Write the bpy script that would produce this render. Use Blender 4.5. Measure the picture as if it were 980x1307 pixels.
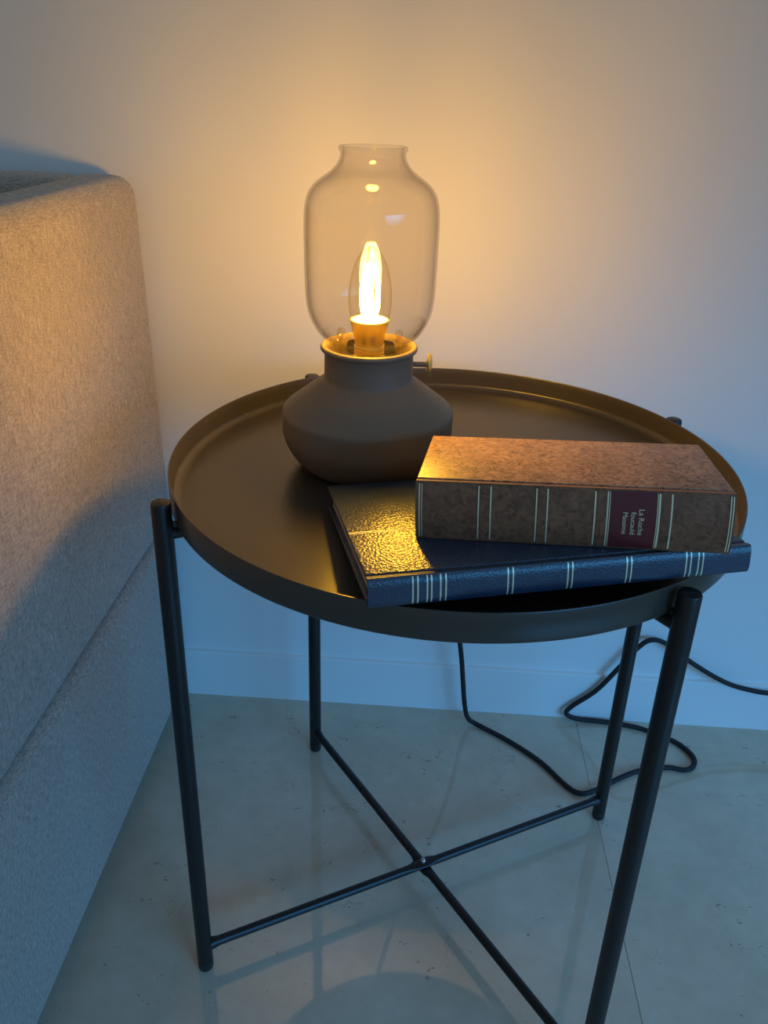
import bpy, bmesh, math
from mathutils import Vector, Matrix

# ------------------------------------------------------------------ scene, camera, light
for o in list(bpy.data.objects):
    bpy.data.objects.remove(o, do_unlink=True)
S = bpy.context.scene
COL = S.collection

IW, IH = 980.0, 1307.0
cam_d = bpy.data.cameras.new('camera')
cam_d.sensor_fit = 'VERTICAL'
cam_d.sensor_height = 36.0
cam_d.lens = 1039.85 / IH * 36.0
cam_d.shift_x = 5.56 / IH
cam_d.shift_y = -52.80 / IH
cam_d.clip_start = 0.02
cam = bpy.data.objects.new('camera', cam_d)
COL.objects.link(cam)
cam.location = (-0.02644, -0.60470, 0.76718)
cam.rotation_euler = (1.13394, -0.02606, 0.06360)
S.camera = cam

S.view_settings.view_transform = 'Standard'
S.view_settings.look = 'None'
S.view_settings.gamma = 1.0
S.view_settings.use_curve_mapping = False
S.view_settings.exposure = 0.0
S.cycles.transparent_max_bounces = 32     # several glass walls lie behind one another

world = bpy.data.worlds.new('dusk')
S.world = world
world.use_nodes = True
bg = world.node_tree.nodes['Background']
bg.inputs[0].default_value = (0.60, 0.82, 0.98, 1)
bg.inputs[1].default_value = 0.235

# dusk daylight through an unseen window to the right; tilted and narrowed to keep blue off the upper wall
win_d = bpy.data.lights.new('unseen_window_light', 'AREA')
win_d.shape = 'RECTANGLE'
win_d.size = 1.3
win_d.size_y = 0.6
win_d.color = (0.07, 0.43, 1.0)
win_d.energy = 3.75
win_d.spread = math.radians(60)
win = bpy.data.objects.new('unseen_window_light', win_d)
COL.objects.link(win)
win.location = (1.30, -1.30, 0.72)
win.rotation_euler = (Vector((0.0, 0.2, -0.22)) - Vector(win.location)).to_track_quat('-Z', 'Y').to_euler()

FILAMENT = 530.0

# ------------------------------------------------------------------ material helpers
def new_mat(name):
    m = bpy.data.materials.new(name)
    m.use_nodes = True
    nt = m.node_tree
    b = nt.nodes['Principled BSDF']
    return m, nt, b

def nd(nt, typ, **kw):
    n = nt.nodes.new(typ)
    for k, v in kw.items():
        setattr(n, k, v)
    return n

def coords(nt, scale=(1, 1, 1), rot=(0, 0, 0)):
    tc = nd(nt, 'ShaderNodeTexCoord')
    mp = nd(nt, 'ShaderNodeMapping')
    mp.inputs['Scale'].default_value = scale
    mp.inputs['Rotation'].default_value = rot
    nt.links.new(tc.outputs['Object'], mp.inputs['Vector'])
    return mp.outputs['Vector']

def noise(nt, vec, scale, detail=4, rough=0.55, dist=0.0):
    n = nd(nt, 'ShaderNodeTexNoise')
    n.inputs['Scale'].default_value = scale
    n.inputs['Detail'].default_value = detail
    n.inputs['Roughness'].default_value = rough
    n.inputs['Distortion'].default_value = dist
    nt.links.new(vec, n.inputs['Vector'])
    return n.outputs['Fac']

def ramp(nt, fac, stops):
    r = nd(nt, 'ShaderNodeValToRGB')
    e = r.color_ramp.elements
    while len(e) < len(stops):
        e.new(0.5)
    for i, (p, c) in enumerate(stops):
        e[i].position = p
        e[i].color = (*c, 1) if len(c) == 3 else c
    nt.links.new(fac, r.inputs[0])
    return r.outputs['Color']

def mix(nt, fac, a, b, mode='MIX'):
    m = nd(nt, 'ShaderNodeMix', data_type='RGBA', blend_type=mode)
    for s, v in ((0, fac), (6, a), (7, b)):
        if isinstance(v, (int, float)):
            m.inputs[s].default_value = v
        elif isinstance(v, tuple):
            m.inputs[s].default_value = (*v, 1)
        else:
            nt.links.new(v, m.inputs[s])
    return m.outputs[2]

def bump(nt, b, height, strength, dist):
    n = nd(nt, 'ShaderNodeBump')
    n.inputs['Strength'].default_value = strength
    n.inputs['Distance'].default_value = dist
    nt.links.new(height, n.inputs['Height'])
    nt.links.new(n.outputs[0], b.inputs['Normal'])

def simple(name, col, rough, metal=0.0, spec=0.5):
    m, nt, b = new_mat(name)
    b.inputs['Base Color'].default_value = (*col, 1)
    b.inputs['Roughness'].default_value = rough
    b.inputs['Metallic'].default_value = metal
    b.inputs['Specular IOR Level'].default_value = spec
    return m

# ------------------------------------------------------------------ materials
def mat_wall(name, col):
    m, nt, b = new_mat(name)
    v = coords(nt)
    f = noise(nt, v, 3.0, 3)
    c = ramp(nt, f, [(0.3, tuple(x * 0.965 for x in col)), (0.7, col)])
    nt.links.new(c, b.inputs['Base Color'])
    b.inputs['Roughness'].default_value = 0.72
    b.inputs['Specular IOR Level'].default_value = 0.25
    bump(nt, b, noise(nt, v, 260, 3), 0.12, 0.0006)
    return m

def mat_stone():
    m, nt, b = new_mat('polished_limestone')
    v = coords(nt)
    base = ramp(nt, noise(nt, v, 7.0, 6, 0.6, 0.4), [(0.25, (0.56, 0.455, 0.33)), (0.75, (0.69, 0.585, 0.45))])
    cloud = ramp(nt, noise(nt, v, 42, 5, 0.65), [(0.35, (0.90, 0.90, 0.90)), (0.65, (1.0, 1.0, 1.0))])
    c = mix(nt, 1.0, base, cloud, 'MULTIPLY')
    # hairline cracks
    vd = nd(nt, 'ShaderNodeTexVoronoi', feature='DISTANCE_TO_EDGE')
    vd.inputs['Scale'].default_value = 13
    dv = nd(nt, 'ShaderNodeVectorMath', operation='ADD')
    nn = nd(nt, 'ShaderNodeTexNoise')
    nn.inputs['Scale'].default_value = 26
    nn.inputs['Detail'].default_value = 5
    sc = nd(nt, 'ShaderNodeVectorMath', operation='SCALE')
    sc.inputs['Scale'].default_value = 0.07
    nt.links.new(v, nn.inputs['Vector'])
    nt.links.new(nn.outputs['Color'], sc.inputs[0])
    nt.links.new(v, dv.inputs[0])
    nt.links.new(sc.outputs[0], dv.inputs[1])
    nt.links.new(dv.outputs[0], vd.inputs['Vector'])
    crack = ramp(nt, vd.outputs['Distance'], [(0.0, (1, 1, 1)), (0.012, (0, 0, 0))])
    cm = ramp(nt, noise(nt, v, 11, 3), [(0.54, (0, 0, 0)), (0.66, (0.5, 0.5, 0.5))])
    crk = mix(nt, 1.0, crack, cm, 'MULTIPLY')
    c = mix(nt, crk, c, (0.27, 0.22, 0.16))
    # brown fossil flecks, slightly drawn out
    v2 = coords(nt, (1.0, 2.1, 1.0), (0, 0, 0.9))
    vf = nd(nt, 'ShaderNodeTexVoronoi')
    vf.inputs['Scale'].default_value = 52
    dv2 = nd(nt, 'ShaderNodeVectorMath', operation='ADD')
    sc2 = nd(nt, 'ShaderNodeVectorMath', operation='SCALE'); sc2.inputs['Scale'].default_value = 0.035
    nb = nd(nt, 'ShaderNodeTexNoise'); nb.inputs['Scale'].default_value = 140; nb.inputs['Detail'].default_value = 4
    nt.links.new(v, nb.inputs['Vector']); nt.links.new(nb.outputs['Color'], sc2.inputs[0])
    nt.links.new(v2, dv2.inputs[0]); nt.links.new(sc2.outputs[0], dv2.inputs[1])
    nt.links.new(dv2.outputs[0], vf.inputs['Vector'])
    fl = ramp(nt, vf.outputs['Distance'], [(0.12, (1, 1, 1)), (0.19, (0, 0, 0))])
    fm = ramp(nt, noise(nt, v, 23, 3, 0.7), [(0.54, (0, 0, 0)), (0.62, (0.8, 0.8, 0.8))])
    flk = mix(nt, 1.0, fl, fm, 'MULTIPLY')
    c = mix(nt, flk, c, (0.17, 0.12, 0.07))
    nt.links.new(c, b.inputs['Base Color'])
    b.inputs['Roughness'].default_value = 0.045
    b.inputs['Specular IOR Level'].default_value = 0.85
    bump(nt, b, noise(nt, v, 30, 3), 0.02, 0.0005)
    return m

def mat_fabric():
    m, nt, b = new_mat('taupe_weave')
    v = coords(nt)
    vz = coords(nt, (1050, 1050, 110))      # upright slubs
    vy = coords(nt, (190, 190, 1250))     # cross threads
    a = noise(nt, vz, 1.0, 3, 0.6)
    h = noise(nt, vy, 1.0, 3, 0.6)
    ma = nd(nt, 'ShaderNodeMath', operation='ADD')
    nt.links.new(a, ma.inputs[0]); nt.links.new(h, ma.inputs[1])
    hm = nd(nt, 'ShaderNodeMath', operation='MULTIPLY'); hm.inputs[1].default_value = 0.5
    nt.links.new(ma.outputs[0], hm.inputs[0])
    c = ramp(nt, hm.outputs[0], [(0.36, (0.235, 0.195, 0.165)), (0.5, (0.42, 0.36, 0.305)), (0.64, (0.64, 0.55, 0.465))])
    big = ramp(nt, noise(nt, v, 9, 3), [(0.3, (0.93, 0.93, 0.93)), (0.7, (1, 1, 1))])
    c = mix(nt, 1.0, c, big, 'MULTIPLY')
    nt.links.new(c, b.inputs['Base Color'])
    b.inputs['Roughness'].default_value = 0.95
    b.inputs['Specular IOR Level'].default_value = 0.15
    b.inputs['Sheen Weight'].default_value = 0.25
    b.inputs['Sheen Roughness'].default_value = 0.5
    bump(nt, b, hm.outputs[0], 0.5, 0.0012)
    return m

def mat_leather_blue(name='navy_pebbled_leather', sc=560, st=0.42):
    m, nt, b = new_mat(name)
    v = coords(nt)
    vo = nd(nt, 'ShaderNodeTexVoronoi')
    vo.inputs['Scale'].default_value = sc
    nt.links.new(v, vo.inputs['Vector'])
    c = ramp(nt, noise(nt, v, 40, 4), [(0.3, (0.016, 0.030, 0.058)), (0.7, (0.026, 0.045, 0.085))])
    nt.links.new(c, b.inputs['Base Color'])
    b.inputs['Roughness'].default_value = 0.33
    b.inputs['Specular IOR Level'].default_value = 0.75
    bump(nt, b, vo.outputs['Distance'], st, 0.0007)
    return m

def mat_marbled(name='marbled_brown_boards', k=1.0, sc=190, lo=0.34, hi=0.62, warm=1.0):
    m, nt, b = new_mat(name)
    v = coords(nt)
    f = noise(nt, v, sc, 5, 0.62, 1.6)
    kb = k / warm
    c = ramp(nt, f, [(lo, (0.13 * k * warm, 0.06 * k, 0.040 * kb)), ((lo + hi) / 2, (0.36 * k * warm, 0.20 * k, 0.130 * kb)), (hi, (0.54 * k * warm, 0.325 * k, 0.21 * kb))])
    big = ramp(nt, noise(nt, v, 38, 3), [(0.35, (0.80, 0.80, 0.82)), (0.65, (1, 1, 1))])
    c = mix(nt, 1.0, c, big, 'MULTIPLY')
    nt.links.new(c, b.inputs['Base Color'])
    b.inputs['Roughness'].default_value = 0.45
    b.inputs['Specular IOR Level'].default_value = 0.4
    bump(nt, b, f, 0.15, 0.0005)
    return m

def mat_paper():
    m, nt, b = new_mat('page_edges')
    v = coords(nt, (1, 1, 2600))
    c = ramp(nt, noise(nt, v, 1.0, 2), [(0.35, (0.40, 0.33, 0.22)), (0.65, (0.62, 0.54, 0.40))])
    nt.links.new(c, b.inputs['Base Color'])
    b.inputs['Roughness'].default_value = 0.85
    return m

def mat_powder(name, col, rough, scale=900, st=0.12):
    m, nt, b = new_mat(name)
    v = coords(nt)
    b.inputs['Base Color'].default_value = (*col, 1)
    b.inputs['Roughness'].default_value = rough
    bump(nt, b, noise(nt, v, scale, 2), st, 0.0002)
    return m

def mat_glass(name, tint, ior=1.45):
    m = bpy.data.materials.new(name)
    m.use_nodes = True
    nt = m.node_tree
    nt.nodes.remove(nt.nodes['Principled BSDF'])
    out = nt.nodes['Material Output']
    tr = nd(nt, 'ShaderNodeBsdfTransparent'); tr.inputs[0].default_value = (*tint, 1)
    gl = nd(nt, 'ShaderNodeBsdfGlossy'); gl.inputs['Roughness'].default_value = 0.0
    # thin-wall Fresnel (Schlick), the same for a front and a back face
    geo = nd(nt, 'ShaderNodeNewGeometry')
    dot = nd(nt, 'ShaderNodeVectorMath', operation='DOT_PRODUCT')
    nt.links.new(geo.outputs['Normal'], dot.inputs[0]); nt.links.new(geo.outputs['Incoming'], dot.inputs[1])
    def mth(op, a, b):
        n = nd(nt, 'ShaderNodeMath', operation=op)
        for i, q in enumerate((a, b)):
            if q is None:
                continue
            if isinstance(q, (int, float)):
                n.inputs[i].default_value = q
            else:
                nt.links.new(q, n.inputs[i])
        return n.outputs[0]
    f0 = ((ior - 1) / (ior + 1)) ** 2
    cosv = mth('ABSOLUTE', dot.outputs['Value'], None)
    pw = mth('POWER', mth('SUBTRACT', 1.0, cosv), 5.0)
    fac = mth('ADD', mth('MULTIPLY', pw, 1 - f0), f0)
    edge = mth('POWER', mth('SUBTRACT', 1.0, cosv), 4.0)
    nt.links.new(mix(nt, edge, tint, tuple(t ** 8 for t in tint)), tr.inputs[0])
    mx = nd(nt, 'ShaderNodeMixShader')
    nt.links.new(fac, mx.inputs[0])
    nt.links.new(tr.outputs[0], mx.inputs[1])
    nt.links.new(gl.outputs[0], mx.inputs[2])
    nt.links.new(mx.outputs[0], out.inputs['Surface'])
    return m

def mat_emit(name, col, strength):
    m = bpy.data.materials.new(name)
    m.use_nodes = True
    nt = m.node_tree
    nt.nodes.remove(nt.nodes['Principled BSDF'])
    e = nd(nt, 'ShaderNodeEmission')
    e.inputs[0].default_value = (*col, 1)
    e.inputs[1].default_value = strength
    nt.links.new(e.outputs[0], nt.nodes['Material Output'].inputs['Surface'])
    return m

def mat_braid():
    m, nt, b = new_mat('black_textile_cord')
    v = coords(nt)
    b.inputs['Base Color'].default_value = (0.012, 0.012, 0.014, 1)
    b.inputs['Roughness'].default_value = 0.7
    bump(nt, b, noise(nt, v, 900, 2), 0.4, 0.0005)
    return m

M = dict(
    wall=mat_wall('white_wall_paint', (0.84, 0.83, 0.81)),
    skirting=mat_wall('white_skirting_paint', (0.85, 0.84, 0.82)),
    stone=mat_stone(),
    grout=simple('beige_grout', (0.46, 0.40, 0.31), 0.8),
    fabric=mat_fabric(),
    steel=mat_powder('black_powder_coat', (0.008, 0.008, 0.009), 0.40),
    tray=mat_powder('black_tray_lacquer', (0.055, 0.046, 0.036), 0.30, 700, 0.06),
    plastic=simple('black_plastic', (0.015, 0.015, 0.016), 0.5),
    zinc=simple('zinc_screw', (0.62, 0.64, 0.66), 0.3, 1.0),
    base=mat_powder('anthracite_matt', (0.19, 0.142, 0.098), 0.55, 800, 0.08),
    brass=simple('brass', (0.95, 0.78, 0.30), 0.30, 1.0),
    clipmetal=simple('grey_spring_steel', (0.22, 0.20, 0.18), 0.4, 0.7),
    ceramic=simple('white_ceramic', (0.9, 0.88, 0.82), 0.4),
    glass=mat_glass('clear_glass', (0.955, 0.945, 0.925)),
    bulbglass=mat_glass('bulb_glass', (1.0, 0.97, 0.88)),
    bead=mat_glass('clear_bead', (0.95, 0.90, 0.78), 1.7),
    filament=mat_emit('glowing_filament', (1.0, 0.52, 0.04), FILAMENT),
    cord=mat_braid(),
    navy=mat_leather_blue(),
    navy_spine=mat_leather_blue('navy_smooth_leather', 900, 0.20),
    brown=mat_marbled(),
    brown_shaded=mat_marbled('marbled_brown_shaded', 0.48, 170, 0.22, 0.76, 1.35),  # boards' marbling darkened: the spine's unlit tone is put into the colour
    oxblood=simple('oxblood_leather', (0.135, 0.018, 0.020), 0.42),
    gilt=simple('gilt_tooling', (0.93, 0.82, 0.52), 0.36, 0.35),
    paper=mat_paper(),
)

# ------------------------------------------------------------------ mesh helpers
def finish(name, bm, mat, parent=None, smooth=True, angle=40):
    bmesh.ops.recalc_face_normals(bm, faces=bm.faces)
    me = bpy.data.meshes.new(name)
    bm.to_mesh(me)
    bm.free()
    me.materials.append(mat)
    if smooth:
        me.polygons.foreach_set('use_smooth', [True] * len(me.polygons))
        me.set_sharp_from_angle(angle=math.radians(angle))
    o = bpy.data.objects.new(name, me)
    COL.objects.link(o)
    if parent is not None:
        o.parent = parent
    return o

def empty(name, loc=(0, 0, 0), mat=None):
    o = bpy.data.objects.new(name, None)
    o.empty_display_size = 0.05
    COL.objects.link(o)
    if mat is not None:
        o.matrix_world = mat
    else:
        o.location = loc
    return o

def tag(o, label, cat=None, kind=None):
    o['label'] = label
    if cat:
        o['category'] = cat
    if kind:
        o['kind'] = kind
    return o

def box(bm, x0, x1, y0, y1, z0, z1, bev=0.0, seg=3):
    r = bmesh.ops.create_cube(bm, size=1.0)
    vs = r['verts']
    for v in vs:
        v.co = Vector((x0 + (v.co.x + .5) * (x1 - x0), y0 + (v.co.y + .5) * (y1 - y0), z0 + (v.co.z + .5) * (z1 - z0)))
    if bev > 0:
        es = list({e for v in vs for e in v.link_edges})
        bmesh.ops.bevel(bm, geom=es, offset=bev, segments=seg, profile=0.5, affect='EDGES')

def lathe(bm, prof, n=96, center=(0, 0, 0), closed=False):
    """prof: list of (r, z). r == 0 makes a pole."""
    rings = []
    cx, cy, cz = center
    for r, z in prof:
        if r < 1e-7:
            rings.append([bm.verts.new((cx, cy, cz + z))])
        else:
            rings.append([bm.verts.new((cx + r * math.cos(2 * math.pi * i / n), cy + r * math.sin(2 * math.pi * i / n), cz + z)) for i in range(n)])
    pairs = list(zip(rings[:-1], rings[1:]))
    if closed:
        pairs.append((rings[-1], rings[0]))
    for a, b in pairs:
        for i in range(n):
            j = (i + 1) % n
            if len(a) == 1 and len(b) == 1:
                continue
            if len(a) == 1:
                bm.faces.new((a[0], b[j], b[i]))
            elif len(b) == 1:
                bm.faces.new((a[i], a[j], b[0]))
            else:
                bm.faces.new((a[i], a[j], b[j], b[i]))

def smooth_prof(pts, sub=6):
    return [(p.x, p.y) for p in catmull([Vector((r, z, 0)) for r, z in pts], sub)]

def catmull(P, sub=10):
    out = []
    n = len(P)
    for i in range(n - 1):
        p0 = P[max(i - 1, 0)]; p1 = P[i]; p2 = P[i + 1]; p3 = P[min(i + 2, n - 1)]
        for k in range(sub):
            t = k / sub
            out.append(0.5 * ((2 * p1) + (-p0 + p2) * t + (2 * p0 - 5 * p1 + 4 * p2 - p3) * t * t + (-p0 + 3 * p1 - 3 * p2 + p3) * t ** 3))
    out.append(P[-1].copy())
    return out

def tube(bm, pts, rad, n=12, caps=True):
    """sweep a circle along pts; rad is a number or a function of the index fraction"""
    pts = [Vector(p) for p in pts]
    up = None
    rings = []
    for i, p in enumerate(pts):
        t = (pts[min(i + 1, len(pts) - 1)] - pts[max(i - 1, 0)]).normalized()
        if up is None:
            up = t.orthogonal().normalized()
        up = (up - t * up.dot(t)).normalized()
        sd = t.cross(up)
        r = rad(i / (len(pts) - 1)) if callable(rad) else rad
        rings.append([bm.verts.new(p + (up * math.cos(2 * math.pi * k / n) + sd * math.sin(2 * math.pi * k / n)) * r) for k in range(n)])
    for a, b in zip(rings[:-1], rings[1:]):
        for k in range(n):
            j = (k + 1) % n
            bm.faces.new((a[k], a[j], b[j], b[k]))
    if caps:
        bm.faces.new(rings[0][::-1])
        bm.faces.new(rings[-1])

def extrude_x(bm, prof, x0, x1, nseg=1):
    """closed (y,z) profile swept along x"""
    rows = []
    for s in range(nseg + 1):
        x = x0 + (x1 - x0) * s / nseg
        rows.append([bm.verts.new((x, y, z)) for y, z in prof])
    n = len(prof)
    for a, b in zip(rows[:-1], rows[1:]):
        for k in range(n):
            j = (k + 1) % n
            bm.faces.new((a[k], b[k], b[j], a[j]))
    bm.faces.new(rows[0])
    bm.faces.new(rows[-1][::-1])

# ------------------------------------------------------------------ setting
WALL_Y = 0.2811
XL, XR, YF = -1.75, 2.2, -1.9
bm = bmesh.new()
box(bm, XL, XR, WALL_Y, WALL_Y + 0.12, -0.05, 2.5)
tag(finish('wall_back', bm, M['wall'], smooth=False), 'smooth white painted wall behind the side table', 'wall', 'structure')

# skirting board: proud by a few millimetres, eased top edge
bm = bmesh.new()
by = WALL_Y - 0.0065
extrude_x(bm, [(WALL_Y, 0.0), (by, 0.0), (by, 0.0705), (by + 0.0008, 0.0722), (by + 0.0025, 0.0729), (WALL_Y, 0.0729)], XL, XR)
tag(finish('baseboard_back', bm, M['skirting'], angle=25), 'low white skirting board along the foot of the wall', 'baseboard', 'structure')

bm = bmesh.new()
box(bm, XL, XR, YF, WALL_Y, -0.05, -0.0006)
floor = tag(finish('floor', bm, M['grout'], smooth=False), 'polished beige limestone tile floor with brown flecks and thin joints', 'floor', 'structure')
T0, TS, G = 0.204, 0.60, 0.0003
bm = bmesh.new()
box(bm, G, TS - G, G, TS - G, -0.012, 0.0, 0.0003, 1)
first = None
for i in range(-4, 5):
    for j in range(0, 4):
        x0 = T0 + i * TS
        y0 = WALL_Y - (j + 1) * TS
        if x0 > XR - 0.1 or x0 + TS < XL + 0.1 or y0 < YF - 0.4:
            continue
        if first is None:
            o = finish('tile', bm, M['stone'], floor, smooth=False)
            first = o
        else:
            o = first.copy()
            COL.objects.link(o)
            o.parent = floor
        o.location = (x0, y0, 0)

# ------------------------------------------------------------------ sofa
sofa = tag(empty('sofa', (-0.322, -0.17, 0)), 'taupe woven fabric sofa with squared arm, beside the black side table', 'sofa')
def sofa_part(name, x0, x1, y0, y1, z0, z1, bev, seg=5, mat='fabric', lean=0.0):
    bm = bmesh.new()
    box(bm, x0, x1, y0, y1, z0, z1, bev, seg)
    if lean:
        for v in bm.verts:
            v.co.x -= lean * max(0.0, (v.co.z - z0) / (z1 - z0))
    for v in bm.verts:
        v.co -= Vector((-0.322, -0.17, 0))
    return finish(name, bm, M[mat], sofa, angle=80)
SX = -0.322
sofa_part('base_panel', SX - 1.35, SX, -0.60, 0.266, 0.037, 0.2835, 0.016)
sofa_part('armrest', SX - 0.066, SX - 0.0005, -0.60, 0.266, 0.2835, 0.683, 0.020, lean=0.006)
sofa_part('backrest', SX - 1.29, SX - 0.058, 0.205, 0.266, 0.286, 0.683, 0.018)
sofa_part('seat_cushion', SX - 0.70, SX - 0.074, -0.60, 0.200, 0.285, 0.43, 0.030)
sofa_part('seat_cushion', SX - 1.276, SX - 0.704, -0.60, 0.200, 0.285, 0.43, 0.030)
sofa_part('armrest', SX - 1.35, SX - 1.284, -0.60, 0.266, 0.286, 0.683, 0.020)
for fx in (SX - 0.10, SX - 1.25):
    for fy in (-0.52, 0.18):
        sofa_part('foot', fx - 0.025, fx + 0.025, fy - 0.025, fy + 0.025, 0.0, 0.040, 0.003, 2, 'plastic')

# ------------------------------------------------------------------ side table
table = tag(empty('side_table', (0, 0, 0)), 'round black metal tray side table with four straight legs', 'side table')
RIM, TFLOOR, TBOT = 0.5034, 0.4825, 0.4812
bm = bmesh.new()
prof = [(0, TFLOOR), (0.06, TFLOOR), (0.12, TFLOOR), (0.18, TFLOOR), (0.2120, TFLOOR)]
for k in range(1, 9):       # coved corner between tray floor and rim
    a = math.pi / 2 * k / 8
    prof.append((0.2120 + 0.0085 * math.sin(a), TFLOOR + 0.0050 * (1 - math.cos(a))))
prof += [(0.2208, 0.4945), (0.2211, RIM - 0.0006), (0.2214, RIM), (0.2222, RIM), (0.2225, RIM - 0.0006), (0.2225, TBOT + 0.003)]
for k in range(1, 5):
    a = math.pi / 2 * k / 4
    prof.append((0.2225 - 0.0028 * (1 - math.cos(a)), TBOT + 0.003 - 0.003 * math.sin(a)))
prof += [(0.12, TBOT), (0, TBOT)]
lathe(bm, prof, 160)
finish('tray', bm, M['tray'], table, angle=45)

LEG_R, LEG_H, LEG_RAD = 0.23143, 0.5018, 0.0072
angs = [3.62202, 3.62202 - math.pi / 2 + 0.16415, 3.62202 - math.pi, 3.62202 - 3 * math.pi / 2 + 0.16415]
lp = [Vector((math.cos(a) * LEG_R, math.sin(a) * LEG_R, 0)) for a in angs]
for k in range(4):
    bm = bmesh.new()
    R = LEG_RAD
    pr = [(0, LEG_H), (R * 0.80, LEG_H), (R * 0.93, LEG_H - 0.0005), (R, LEG_H - 0.0016)] + [(R, z) for z in (0.4, 0.25, 0.12, 0.0135)] + [(0, 0.0135)]
    lathe(bm, pr, 32, lp[k])
    leg = finish('leg', bm, M['steel'], table, angle=35)
    bm = bmesh.new()
    pr = [(0, 0.0130), (R * 1.0, 0.0130), (R * 1.0, 0.004), (R * 0.93, 0.0015), (R * 0.7, 0.0002), (0, 0.0)]
    lathe(bm, pr, 32, lp[k])
    finish('foot_cap', bm, M['plastic'], leg, angle=50)
    # peg that carries the tray, welded to the leg
    d = lp[k].normalized()
    bm = bmesh.new()
    z = TBOT - 0.0052
    tube(bm, [lp[k] + Vector((0, 0, z)) - d * 0.004, lp[k] + Vector((0, 0, z)) - d * 0.035], 0.0048, 16)
    finish('tray_peg', bm, M['steel'], leg, angle=50)
    # flat tab between leg and rim above the peg
    bm = bmesh.new()
    sd = Vector((-d.y, d.x, 0))
    pts = [(0.004, z), (0.0225, z + 0.002), (0.0098, z + 0.0085), (0.004, z + 0.0085)]
    A = [lp[k] - d * u + Vector((0, 0, w)) + sd * 0.0015 for u, w in pts]
    B = [lp[k] - d * u + Vector((0, 0, w)) - sd * 0.0015 for u, w in pts]
    va = [bm.verts.new(q) for q in A]; vb = [bm.verts.new(q) for q in B]
    bm.faces.new(va); bm.faces.new(vb[::-1])
    for i in range(4):
        bm.faces.new((va[i], va[(i + 1) % 4], vb[(i + 1) % 4], vb[i]))
    finish('bracket_tab', bm, M['steel'], leg, smooth=False)

BAR_Z = 0.0300
def crossbar(a, b, dz):
    """round bar, pressed flat and stepped where the two bars cross"""
    bm = bmesh.new()
    n = 61
    t = (b - a).normalized()
    sd = Vector((-t.y, t.x, 0))
    L = (b - a).length
    rings = []
    N = 16
    for i in range(n):
        f = i / (n - 1)
        s = (f - 0.5) * L
        w = math.exp(-(s / 0.011) ** 4)
        rv = 0.0044 * (1 - w) + 0.0021 * w
        rh = 0.0044 * (1 - w) + 0.0066 * w
        c = a.lerp(b, f) + Vector((0, 0, BAR_Z + dz * w))
        e = min(f, 1 - f) * L
        g = 1.0 + 0.35 * math.exp(-((e - 0.0068) / 0.0022) ** 2)     # weld fillet at the legs
        rings.append([bm.verts.new(c + sd * math.cos(2 * math.pi * k / N) * rh * g + Vector((0, 0, math.sin(2 * math.pi * k / N) * rv * g))) for k in range(N)])
    for r0, r1 in zip(rings[:-1], rings[1:]):
        for k in range(N):
            bm.faces.new((r0[k], r0[(k + 1) % N], r1[(k + 1) % N], r1[k]))
    bm.faces.new(rings[0]); bm.faces.new(rings[-1][::-1])
    return finish('crossbar', bm, M['steel'], table, angle=60)
crossbar(lp[0], lp[2], 0.0023)
crossbar(lp[1], lp[3], -0.0023)
bm = bmesh.new()
lathe(bm, [(0, 0.0040), (0.0012, 0.0040), (0.0022, 0.0033), (0.0028, 0.0020), (0.0029, 0.0), (0, 0.0)], 20, (0, 0, BAR_Z + 0.0043))
tag(finish('screw', bm, M['zinc'], table, angle=50), 'shiny zinc screw joining the crossbars')

# ------------------------------------------------------------------ table lamp
LX, LY, LZ = -0.0698, 0.0200, TFLOOR + 0.0002
lamp = tag(empty('table_lamp', (LX, LY, LZ)), 'lit lantern-style table lamp with clear glass shade and dark grey base', 'lamp')

bm = bmesh.new()
outer = [(0.0, 0.0), (0.0470, 0.0), (0.0500, 0.0006)]
outer += smooth_prof([(0.0500, 0.0006), (0.0560, 0.0050), (0.0625, 0.0130), (0.0672, 0.0220), (0.0693, 0.0290), (0.0697, 0.0330)], 5)[1:]
outer += [(0.0697, 0.0450)]
outer += smooth_prof([(0.0697, 0.0450), (0.0695, 0.0472), (0.0688, 0.0491), (0.0670, 0.0510)], 4)[1:]
outer += [(0.0560, 0.0596), (0.0440, 0.0690), (0.0366, 0.0745)]
outer += [(0.0357, 0.0757), (0.0354, 0.0775), (0.0353, 0.0880), (0.0353, 0.0965)]
outer += [(0.0360, 0.0975)]
for k in range(0, 9):       # rolled bead at the mouth
    a = -math.pi / 2 + math.pi * 1.15 * k / 8
    outer.append((0.0362 + 0.0024 * math.cos(a), 0.1000 + 0.0024 * math.sin(a)))
outer += [(0.0340, 0.1000), (0.0335, 0.0960), (0.0335, 0.0880), (0.0, 0.0880)]
lathe(bm, outer, 128)
finish('base', bm, M['base'], lamp, angle=40)

# glass shade: 1.6 mm wall, open at the top with a rolled lip
gl_pts = [(0.0290, 0.0995), (0.0305, 0.1040), (0.0350, 0.1080), (0.0400, 0.1130), (0.0452, 0.1215), (0.0484, 0.1310), (0.0497, 0.1420), (0.0503, 0.1600), (0.0505, 0.1780), (0.0505, 0.1940),
          (0.0498, 0.2060), (0.0475, 0.2150), (0.0430, 0.2217), (0.0380, 0.2258), (0.0320, 0.2300), (0.0272, 0.2345), (0.0245, 0.2388), (0.0234, 0.2430)]
go = smooth_prof(gl_pts, 6)
gi = []
for i, (r, z) in enumerate(go):
    r0, z0 = go[max(i - 1, 0)]; r1, z1 = go[min(i + 1, len(go) - 1)]
    t = Vector((r1 - r0, z1 - z0)).normalized()
    gi.append((r - t.y * 0.0015, z + t.x * 0.0015))
lip = [(0.0240, 0.2445), (0.0249, 0.2460), (0.0250, 0.2474), (0.0242, 0.2483), (0.0232, 0.2480), (0.0222, 0.2462)]
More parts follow.
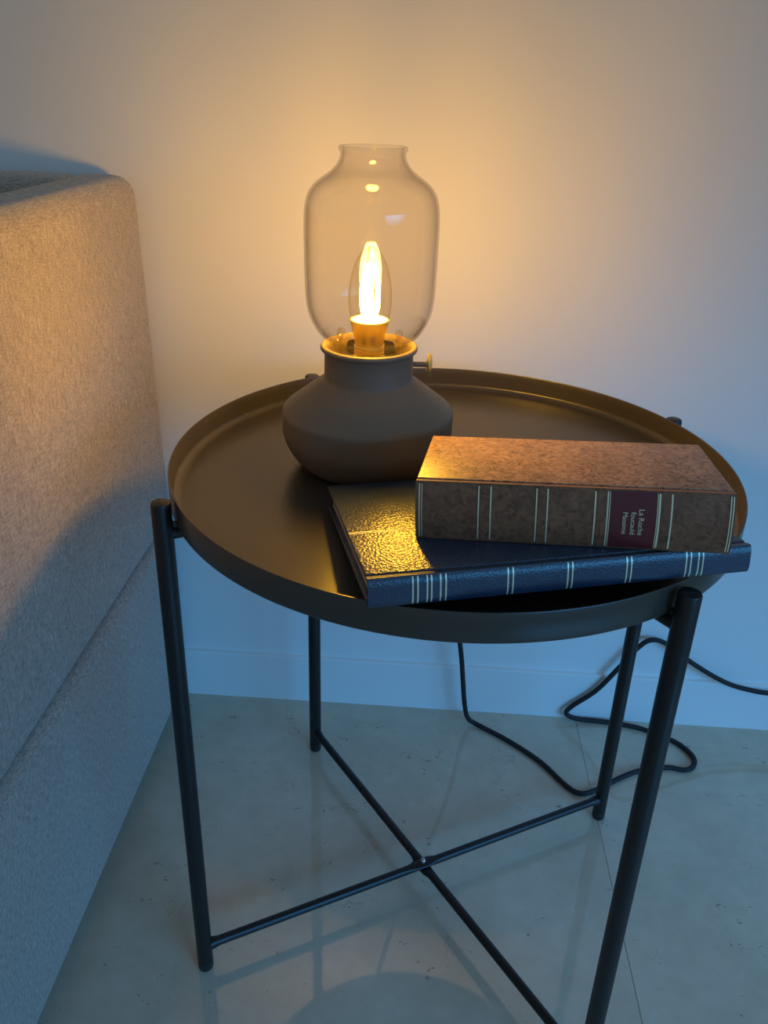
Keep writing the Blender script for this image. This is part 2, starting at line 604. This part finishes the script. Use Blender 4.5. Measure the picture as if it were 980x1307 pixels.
bm = bmesh.new()
lathe(bm, go + lip + gi[::-1], 128, closed=True)
tag(finish('glass_shade', bm, M['glass'], lamp, angle=80), 'clear glass lantern chimney with open top')

# socket plate with lamp holder inside the neck
bm = bmesh.new()
lathe(bm, [(0, 0.0900), (0.0325, 0.0900), (0.0325, 0.0882), (0, 0.0882)], 64)
socket = finish('socket_plate', bm, M['clipmetal'], lamp, angle=40)
bm = bmesh.new()
sp = [(0, 0.0901), (0.0128, 0.0901), (0.0128, 0.0925), (0.0118, 0.0935)]
for z in (0.0950, 0.0975, 0.1000):
    sp += [(0.0110, z), (0.0120, z + 0.0008), (0.0120, z + 0.0014), (0.0110, z + 0.0020)]
sp += [(0.0112, 0.1035), (0, 0.1035)]
lathe(bm, sp, 48)
finish('lamp_holder', bm, M['brass'], lamp, angle=30)

# bulb
bm = bmesh.new()
bp = smooth_prof([(0.0146, 0.1212), (0.0158, 0.1270), (0.0166, 0.1340), (0.0168, 0.1400), (0.0162, 0.1480), (0.0146, 0.1570), (0.0118, 0.1660), (0.0080, 0.1728), (0.0042, 0.1762), (0.0018, 0.1780)], 5) + [(0.0, 0.1786)]
lathe(bm, bp, 64)
bulb = tag(finish('bulb', bm, M['bulbglass'], lamp, angle=80), 'clear candle bulb with glowing filaments')
bm = bmesh.new()
lathe(bm, [(0, 0.1036), (0.0113, 0.1036), (0.0116, 0.1060), (0.0130, 0.1120), (0.0150, 0.1195), (0.0156, 0.1215), (0.0151, 0.1222), (0.0146, 0.1212), (0, 0.1212)], 64)
tag(finish('collar', bm, M['brass'], bulb, angle=40), 'shiny brass bulb collar')
bm = bmesh.new()
lathe(bm, [(0.0, 0.1228), (0.0100, 0.1228), (0.0140, 0.1222), (0.0140, 0.1216), (0.0, 0.1216)], 48)
finish('stem_disc', bm, M['ceramic'], bulb, angle=40)
bm = bmesh.new()
tube(bm, [(0, 0, 0.1228), (0, 0, 0.150), (0, 0, 0.1715)], lambda f: 0.0016 - 0.0008 * f, 10)
finish('glass_stem', bm, M['bulbglass'], bulb)
for k in range(6):
    a = 2 * math.pi * (k + 0.25) / 6
    bm = bmesh.new()
    pts = []
    for i in range(7):
        f = i / 6
        r = 0.0040 + 0.0032 * math.sin(math.pi * min(1.0, 0.12 + 0.80 * f)) - 0.0022 * f ** 3
        pts.append((r * math.cos(a + 0.5 * f), r * math.sin(a + 0.5 * f), 0.1250 + 0.0400 * f))
    tube(bm, pts, lambda f: 0.00145 if 0.05 < f < 0.95 else 0.0008, 8)
    finish('filament', bm, M['filament'], bulb)

# spring clips that hold the glass, each with a clear bead on top
for k, a in enumerate((math.radians(-62), math.radians(-122), math.radians(58), math.radians(122))):
    ca, sa = math.cos(a), math.sin(a)
    bm = bmesh.new()
    pr = [(0.0200, 0.0902), (0.0290, 0.0904), (0.0300, 0.0925), (0.0285, 0.0960), (0.0255, 0.0990)]
    th = 0.0008
    w = 0.0050
    rows = []
    for r, z in pr:
        rows.append([bm.verts.new((r * ca - s * w * sa, r * sa + s * w * ca, z + q)) for s, q in ((-1, 0), (1, 0), (1, th), (-1, th))])
    for r0, r1 in zip(rows[:-1], rows[1:]):
        for i in range(4):
            bm.faces.new((r0[i], r0[(i + 1) % 4], r1[(i + 1) % 4], r1[i]))
    bm.faces.new(rows[0]); bm.faces.new(rows[-1][::-1])
    clip = finish('glass_clip', bm, M['clipmetal'], lamp, angle=40)
for a in (math.radians(20), math.radians(160), math.radians(-20), math.radians(200)):
    ca, sa = math.cos(a), math.sin(a)
    bm = bmesh.new()
    pr = [(0.0, 0.0900), (0.0012, 0.0900), (0.0012, 0.1060), (0.0012, 0.1066)]
    for i in range(9):
        t = -math.pi / 2 + 0.45 + (math.pi - 0.45) * i / 8
        pr.append((max(0.0033 * math.cos(t), 0.0), 0.1092 + 0.0033 * math.sin(t)))
    pr[-1] = (0.0, pr[-1][1])
    lathe(bm, pr, 20, (0.0245 * ca, 0.0245 * sa, 0))
    finish('bead_pin', bm, M['bead'], lamp, angle=80)

# wick-style switch knob on the side of the neck
va = Vector((math.cos(0.06), math.sin(0.06), 0))
kc = Vector((0, 0, 0.0868))
bm = bmesh.new()
tube(bm, [kc + va * 0.0345, kc + va * 0.0475], 0.0021, 16)
stem = finish('switch_stem', bm, M['clipmetal'], lamp, angle=50)
bm = bmesh.new()
prof = [(0, 0.0), (0.0050, 0.0), (0.0082, 0.0006), (0.0090, 0.0014), (0.0090, 0.0034), (0.0084, 0.0040), (0.0060, 0.0040), (0.0052, 0.0034), (0, 0.0034)]
lathe(bm, prof, 40)
rotm = Vector((0, 0, 1)).rotation_difference(va).to_matrix()
for v in bm.verts:
    v.co = rotm @ v.co + kc + va * 0.0462
tag(finish('switch_knob', bm, M['brass'], lamp, angle=40), 'round brass switch knob')

# power cord: out behind the base, over the rim, down to the floor, loops, up the wall, off to the right
cp = [(-0.066, 0.070, 0.4872), (-0.062, 0.085, 0.4868), (-0.058, 0.120, 0.4860), (-0.054, 0.170, 0.4865), (-0.051, 0.202, 0.4960), (-0.049, 0.2205, 0.5070), (-0.046, 0.2400, 0.4990), (-0.038, 0.2490, 0.4600),
      (-0.015, 0.2510, 0.3600), (0.012, 0.2500, 0.2500), (0.032, 0.2490, 0.1650), (0.041, 0.2480, 0.1150), (0.046, 0.2470, 0.0750), (0.051, 0.2470, 0.0350), (0.057, 0.2460, 0.0130), (0.071, 0.2440, 0.0040),
      (0.110, 0.218, 0.0034), (0.147, 0.185, 0.0034), (0.172, 0.151, 0.0034), (0.187, 0.1385, 0.0034), (0.206, 0.143, 0.0034), (0.241, 0.166, 0.0034), (0.269, 0.181, 0.0034), (0.305, 0.190, 0.0034),
      (0.328, 0.188, 0.0034), (0.341, 0.197, 0.0034), (0.344, 0.213, 0.0034), (0.333, 0.232, 0.0034), (0.318, 0.243, 0.0034), (0.291, 0.257, 0.0034), (0.262, 0.264, 0.0034), (0.231, 0.267, 0.0034),
      (0.204, 0.266, 0.0060), (0.1895, 0.266, 0.0140), (0.1960, 0.2675, 0.0260), (0.224, 0.268, 0.0540), (0.249, 0.268, 0.0950), (0.266, 0.269, 0.1240), (0.282, 0.270, 0.1385), (0.302, 0.270, 0.1345),
      (0.336, 0.269, 0.1100), (0.366, 0.268, 0.0915), (0.393, 0.268, 0.0780), (0.420, 0.268, 0.0705), (0.447, 0.268, 0.0668), (0.52, 0.268, 0.062), (0.66, 0.267, 0.030), (0.80, 0.263, 0.0040), (1.10, 0.255, 0.0034)]
bm = bmesh.new()
tube(bm, [p - Vector((LX, LY, LZ)) for p in catmull([Vector(c) for c in cp], 8)], 0.0032, 10)
tag(finish('power_cord', bm, M['cord'], lamp, angle=80), 'black cord looping on the floor and up the wall')

# ------------------------------------------------------------------ books
def frame_matrix(o, ex, ey, ez):
    m = Matrix.Identity(4)
    for i in range(3):
        m[i][0], m[i][1], m[i][2], m[i][3] = ex[i], ey[i], ez[i], o[i]
    return m

def spine_curve(T, bulge, n=14, power=2.0):
    """(y, z) points over the outside of the spine from bottom to top"""
    pts = []
    for i in range(n + 1):
        s = -1 + 2 * i / n
        z = T / 2 * (1 + s)
        y = -bulge * (1 - abs(s) ** power)
        pts.append((y, z))
    return pts

def spine_y(z, T, bulge, power):
    return -bulge * (1 - abs(2 * z / T - 1) ** power)

def strip(name, book, T, bulge, power, u0, u1, proud, mat, z0=0.0006, z1=None, n=12):
    z1 = T - 0.0006 if z1 is None else z1
    zs = [z0 + (z1 - z0) * i / n for i in range(n + 1)]
    outer = [(spine_y(z, T, bulge, power) - proud, z) for z in zs]
    inner = [(spine_y(z, T, bulge, power) + 0.0004, z) for z in zs[::-1]]
    bm = bmesh.new()
    extrude_x(bm, outer + inner, u0, u1)
    return finish(name, bm, mat, book, angle=50)

def make_book(name, mtx, L, Wd, T, board, bulge, power, cover_mat, groove=0.0055, spine_mat=None):
    bk = empty(name, mat=mtx)
    # spine shell: outer curve, turned over the two joints
    so = spine_curve(T, bulge, 16, power)
    th = 0.0016
    si = [(y + th, max(min(z, T - th), th)) for y, z in so[::-1]]
    g = groove
    prof = [(g, 0.0009), (g * 0.55, 0.0004)] + so + [(g * 0.55, T - 0.0004), (g, T - 0.0009), (g, T - 0.0021)] + si + [(g, 0.0021)]
    bm = bmesh.new()
    extrude_x(bm, prof, 0, L, 1)
    finish('spine', bm, spine_mat or cover_mat, bk, angle=50)
    for nm, z0, z1 in (('back_cover', 0.0, board), ('front_cover', T - board, T)):
        bm = bmesh.new()
        box(bm, 0, L, g + 0.0002, Wd, z0, z1, 0.0006, 2)
        finish(nm, bm, cover_mat, bk, angle=50)
    bm = bmesh.new()
    ins = 0.0035
    fore = [(0.0022, board + 0.0001), (Wd - ins, board + 0.0001)]
    arc = []
    for i in range(1, 8):
        s = i / 8
        z = board + (T - 2 * board) * s
        arc.append((Wd - ins - 0.0022 * math.sin(math.pi * s) * (T / 0.037), z))
    extrude_x(bm, fore + arc + [(Wd - ins, T - board - 0.0001), (0.0022, T - board - 0.0001)], ins, L - ins)
    finish('page_block', bm, M['paper'], bk, angle=40)
    return bk

def rot_basis(yaw, beta, gam):
    ex = Vector((math.cos(yaw) * math.cos(gam), math.sin(yaw) * math.cos(gam), math.sin(gam)))
    h = Vector((-math.sin(yaw), math.cos(yaw), 0))
    ey = h * math.cos(beta) + Vector((0, 0, -math.sin(beta)))
    ey = (ey - ex * ex.dot(ey)).normalized()
    return ex, ey, ex.cross(ey)

# thin navy book: its spine side lies on the rim, its fore edge down in the tray
bO = Vector((-0.05037, -0.22646, 0.50545))
bx, by_, bz = rot_basis(0.25636, 0.13598, 0.00819)
bL, bW, bT = 0.2349, 0.1656, 0.0178
blue = make_book('thin_book', frame_matrix(bO, bx, by_, bz), bL, bW, bT, 0.0024, 0.0016, 4.0, M['navy'], spine_mat=M['navy_spine'])
tag(blue, 'thin navy leather book with gilt line pairs, resting on the tray rim', 'book')
for u in (0.0255, 0.0284, 0.0338, 0.0363, 0.0415, 0.0446, 0.0812, 0.0842, 0.1175, 0.1203, 0.1542, 0.1571, 0.1923, 0.1953, 0.2003, 0.2032):
    strip('gilt_line', blue, bT, 0.0016, 4.0, u - 0.00042, u + 0.00042, 0.00012, M['gilt'])
for v in (0.0672, 0.0692):      # gilt fillets across the cover
    bm = bmesh.new()
    box(bm, 0.0005, bL - 0.0005, v - 0.00035, v + 0.00035, bT - 0.0004, bT + 0.00012)
    finish('gilt_line', bm, M['gilt'], blue, smooth=False)

# thick marbled brown book lying askew on top of it
u, v, yw = 0.04003, 0.0529, -0.3548
tO = bO + bz * (bT + 0.0003) + bx * u + by_ * v
tx = bx * math.cos(yw) + by_ * math.sin(yw)
ty = -bx * math.sin(yw) + by_ * math.cos(yw)
tL, tW, tT, tB, tP = 0.1846, 0.1053, 0.0372, 0.0030, 2.2
brown = make_book('thick_book', frame_matrix(tO, tx, ty, bz), tL, tW, tT, 0.0026, tB, tP, M['brown'], 0.0060, M['brown_shaded'])
tag(brown, 'thick marbled brown book with dark red title label, on the navy book', 'book')
for u0, u1 in ((0.0390, 0.0446), (0.0732, 0.0780), (0.1072, 0.1126), (0.1436, 0.1488)):
    strip('raised_band', brown, tT, tB, tP, u0, u1, 0.0007, M['brown_shaded'])
strip('title_label', brown, tT, tB, tP, 0.1150, 0.1410, 0.00025, M['oxblood'], 0.0010, tT - 0.0010)['label'] = 'dark red leather title label'
for uc, w in ((0.0024, 0.0007), (0.0039, 0.0004), (0.0382, 0.0008), (0.0454, 0.0008), (0.0724, 0.0008), (0.0788, 0.0008), (0.1063, 0.0009),
              (0.1134, 0.0008), (0.1146, 0.0004), (0.1415, 0.0004), (0.1427, 0.0011), (0.1495, 0.0009), (0.1818, 0.0006), (0.1832, 0.0006)):
    strip('gilt_line', brown, tT, tB, tP, uc - w / 2, uc + w / 2, 0.0004, M['gilt'], 0.0016, tT - 0.0016)

def spine_text(txt, ucenter, zc, length):
    cu = bpy.data.curves.new('title_text', 'FONT')
    cu.body = txt
    cu.align_x = 'CENTER'
    cu.align_y = 'CENTER'
    cu.size = 0.01
    cu.extrude = 0.0
    cu.offset = -0.00002
    ob = bpy.data.objects.new('title_text', cu)
    COL.objects.link(ob)
    bpy.context.view_layer.update()
    me = bpy.data.meshes.new_from_object(ob.evaluated_get(bpy.context.evaluated_depsgraph_get()))
    bpy.data.objects.remove(ob, do_unlink=True)
    xs = [q.co.x for q in me.vertices]
    cx = (min(xs) + max(xs)) / 2
    k = length / (max(xs) - min(xs))
    ys = [q.co.y for q in me.vertices]
    cyy = sum(ys) / len(ys)
    for q in me.vertices:
        z = zc - (q.co.x - cx) * k          # reads downwards
        uu = ucenter + (q.co.y - cyy) * k   # letter tops towards the tail on the right
        q.co = (uu, spine_y(z, tT, tB, tP) - 0.00033, z)
    me.materials.clear()
    me.materials.append(M['gilt'])
    o = bpy.data.objects.new('title_text', me)
    COL.objects.link(o)
    o.parent = brown
    return o
spine_text('La Roche', 0.1325, 0.0180, 0.0160)
spine_text('foucauld', 0.1280, 0.0173, 0.0140)
spine_text('Massime', 0.1234, 0.0171, 0.0136)
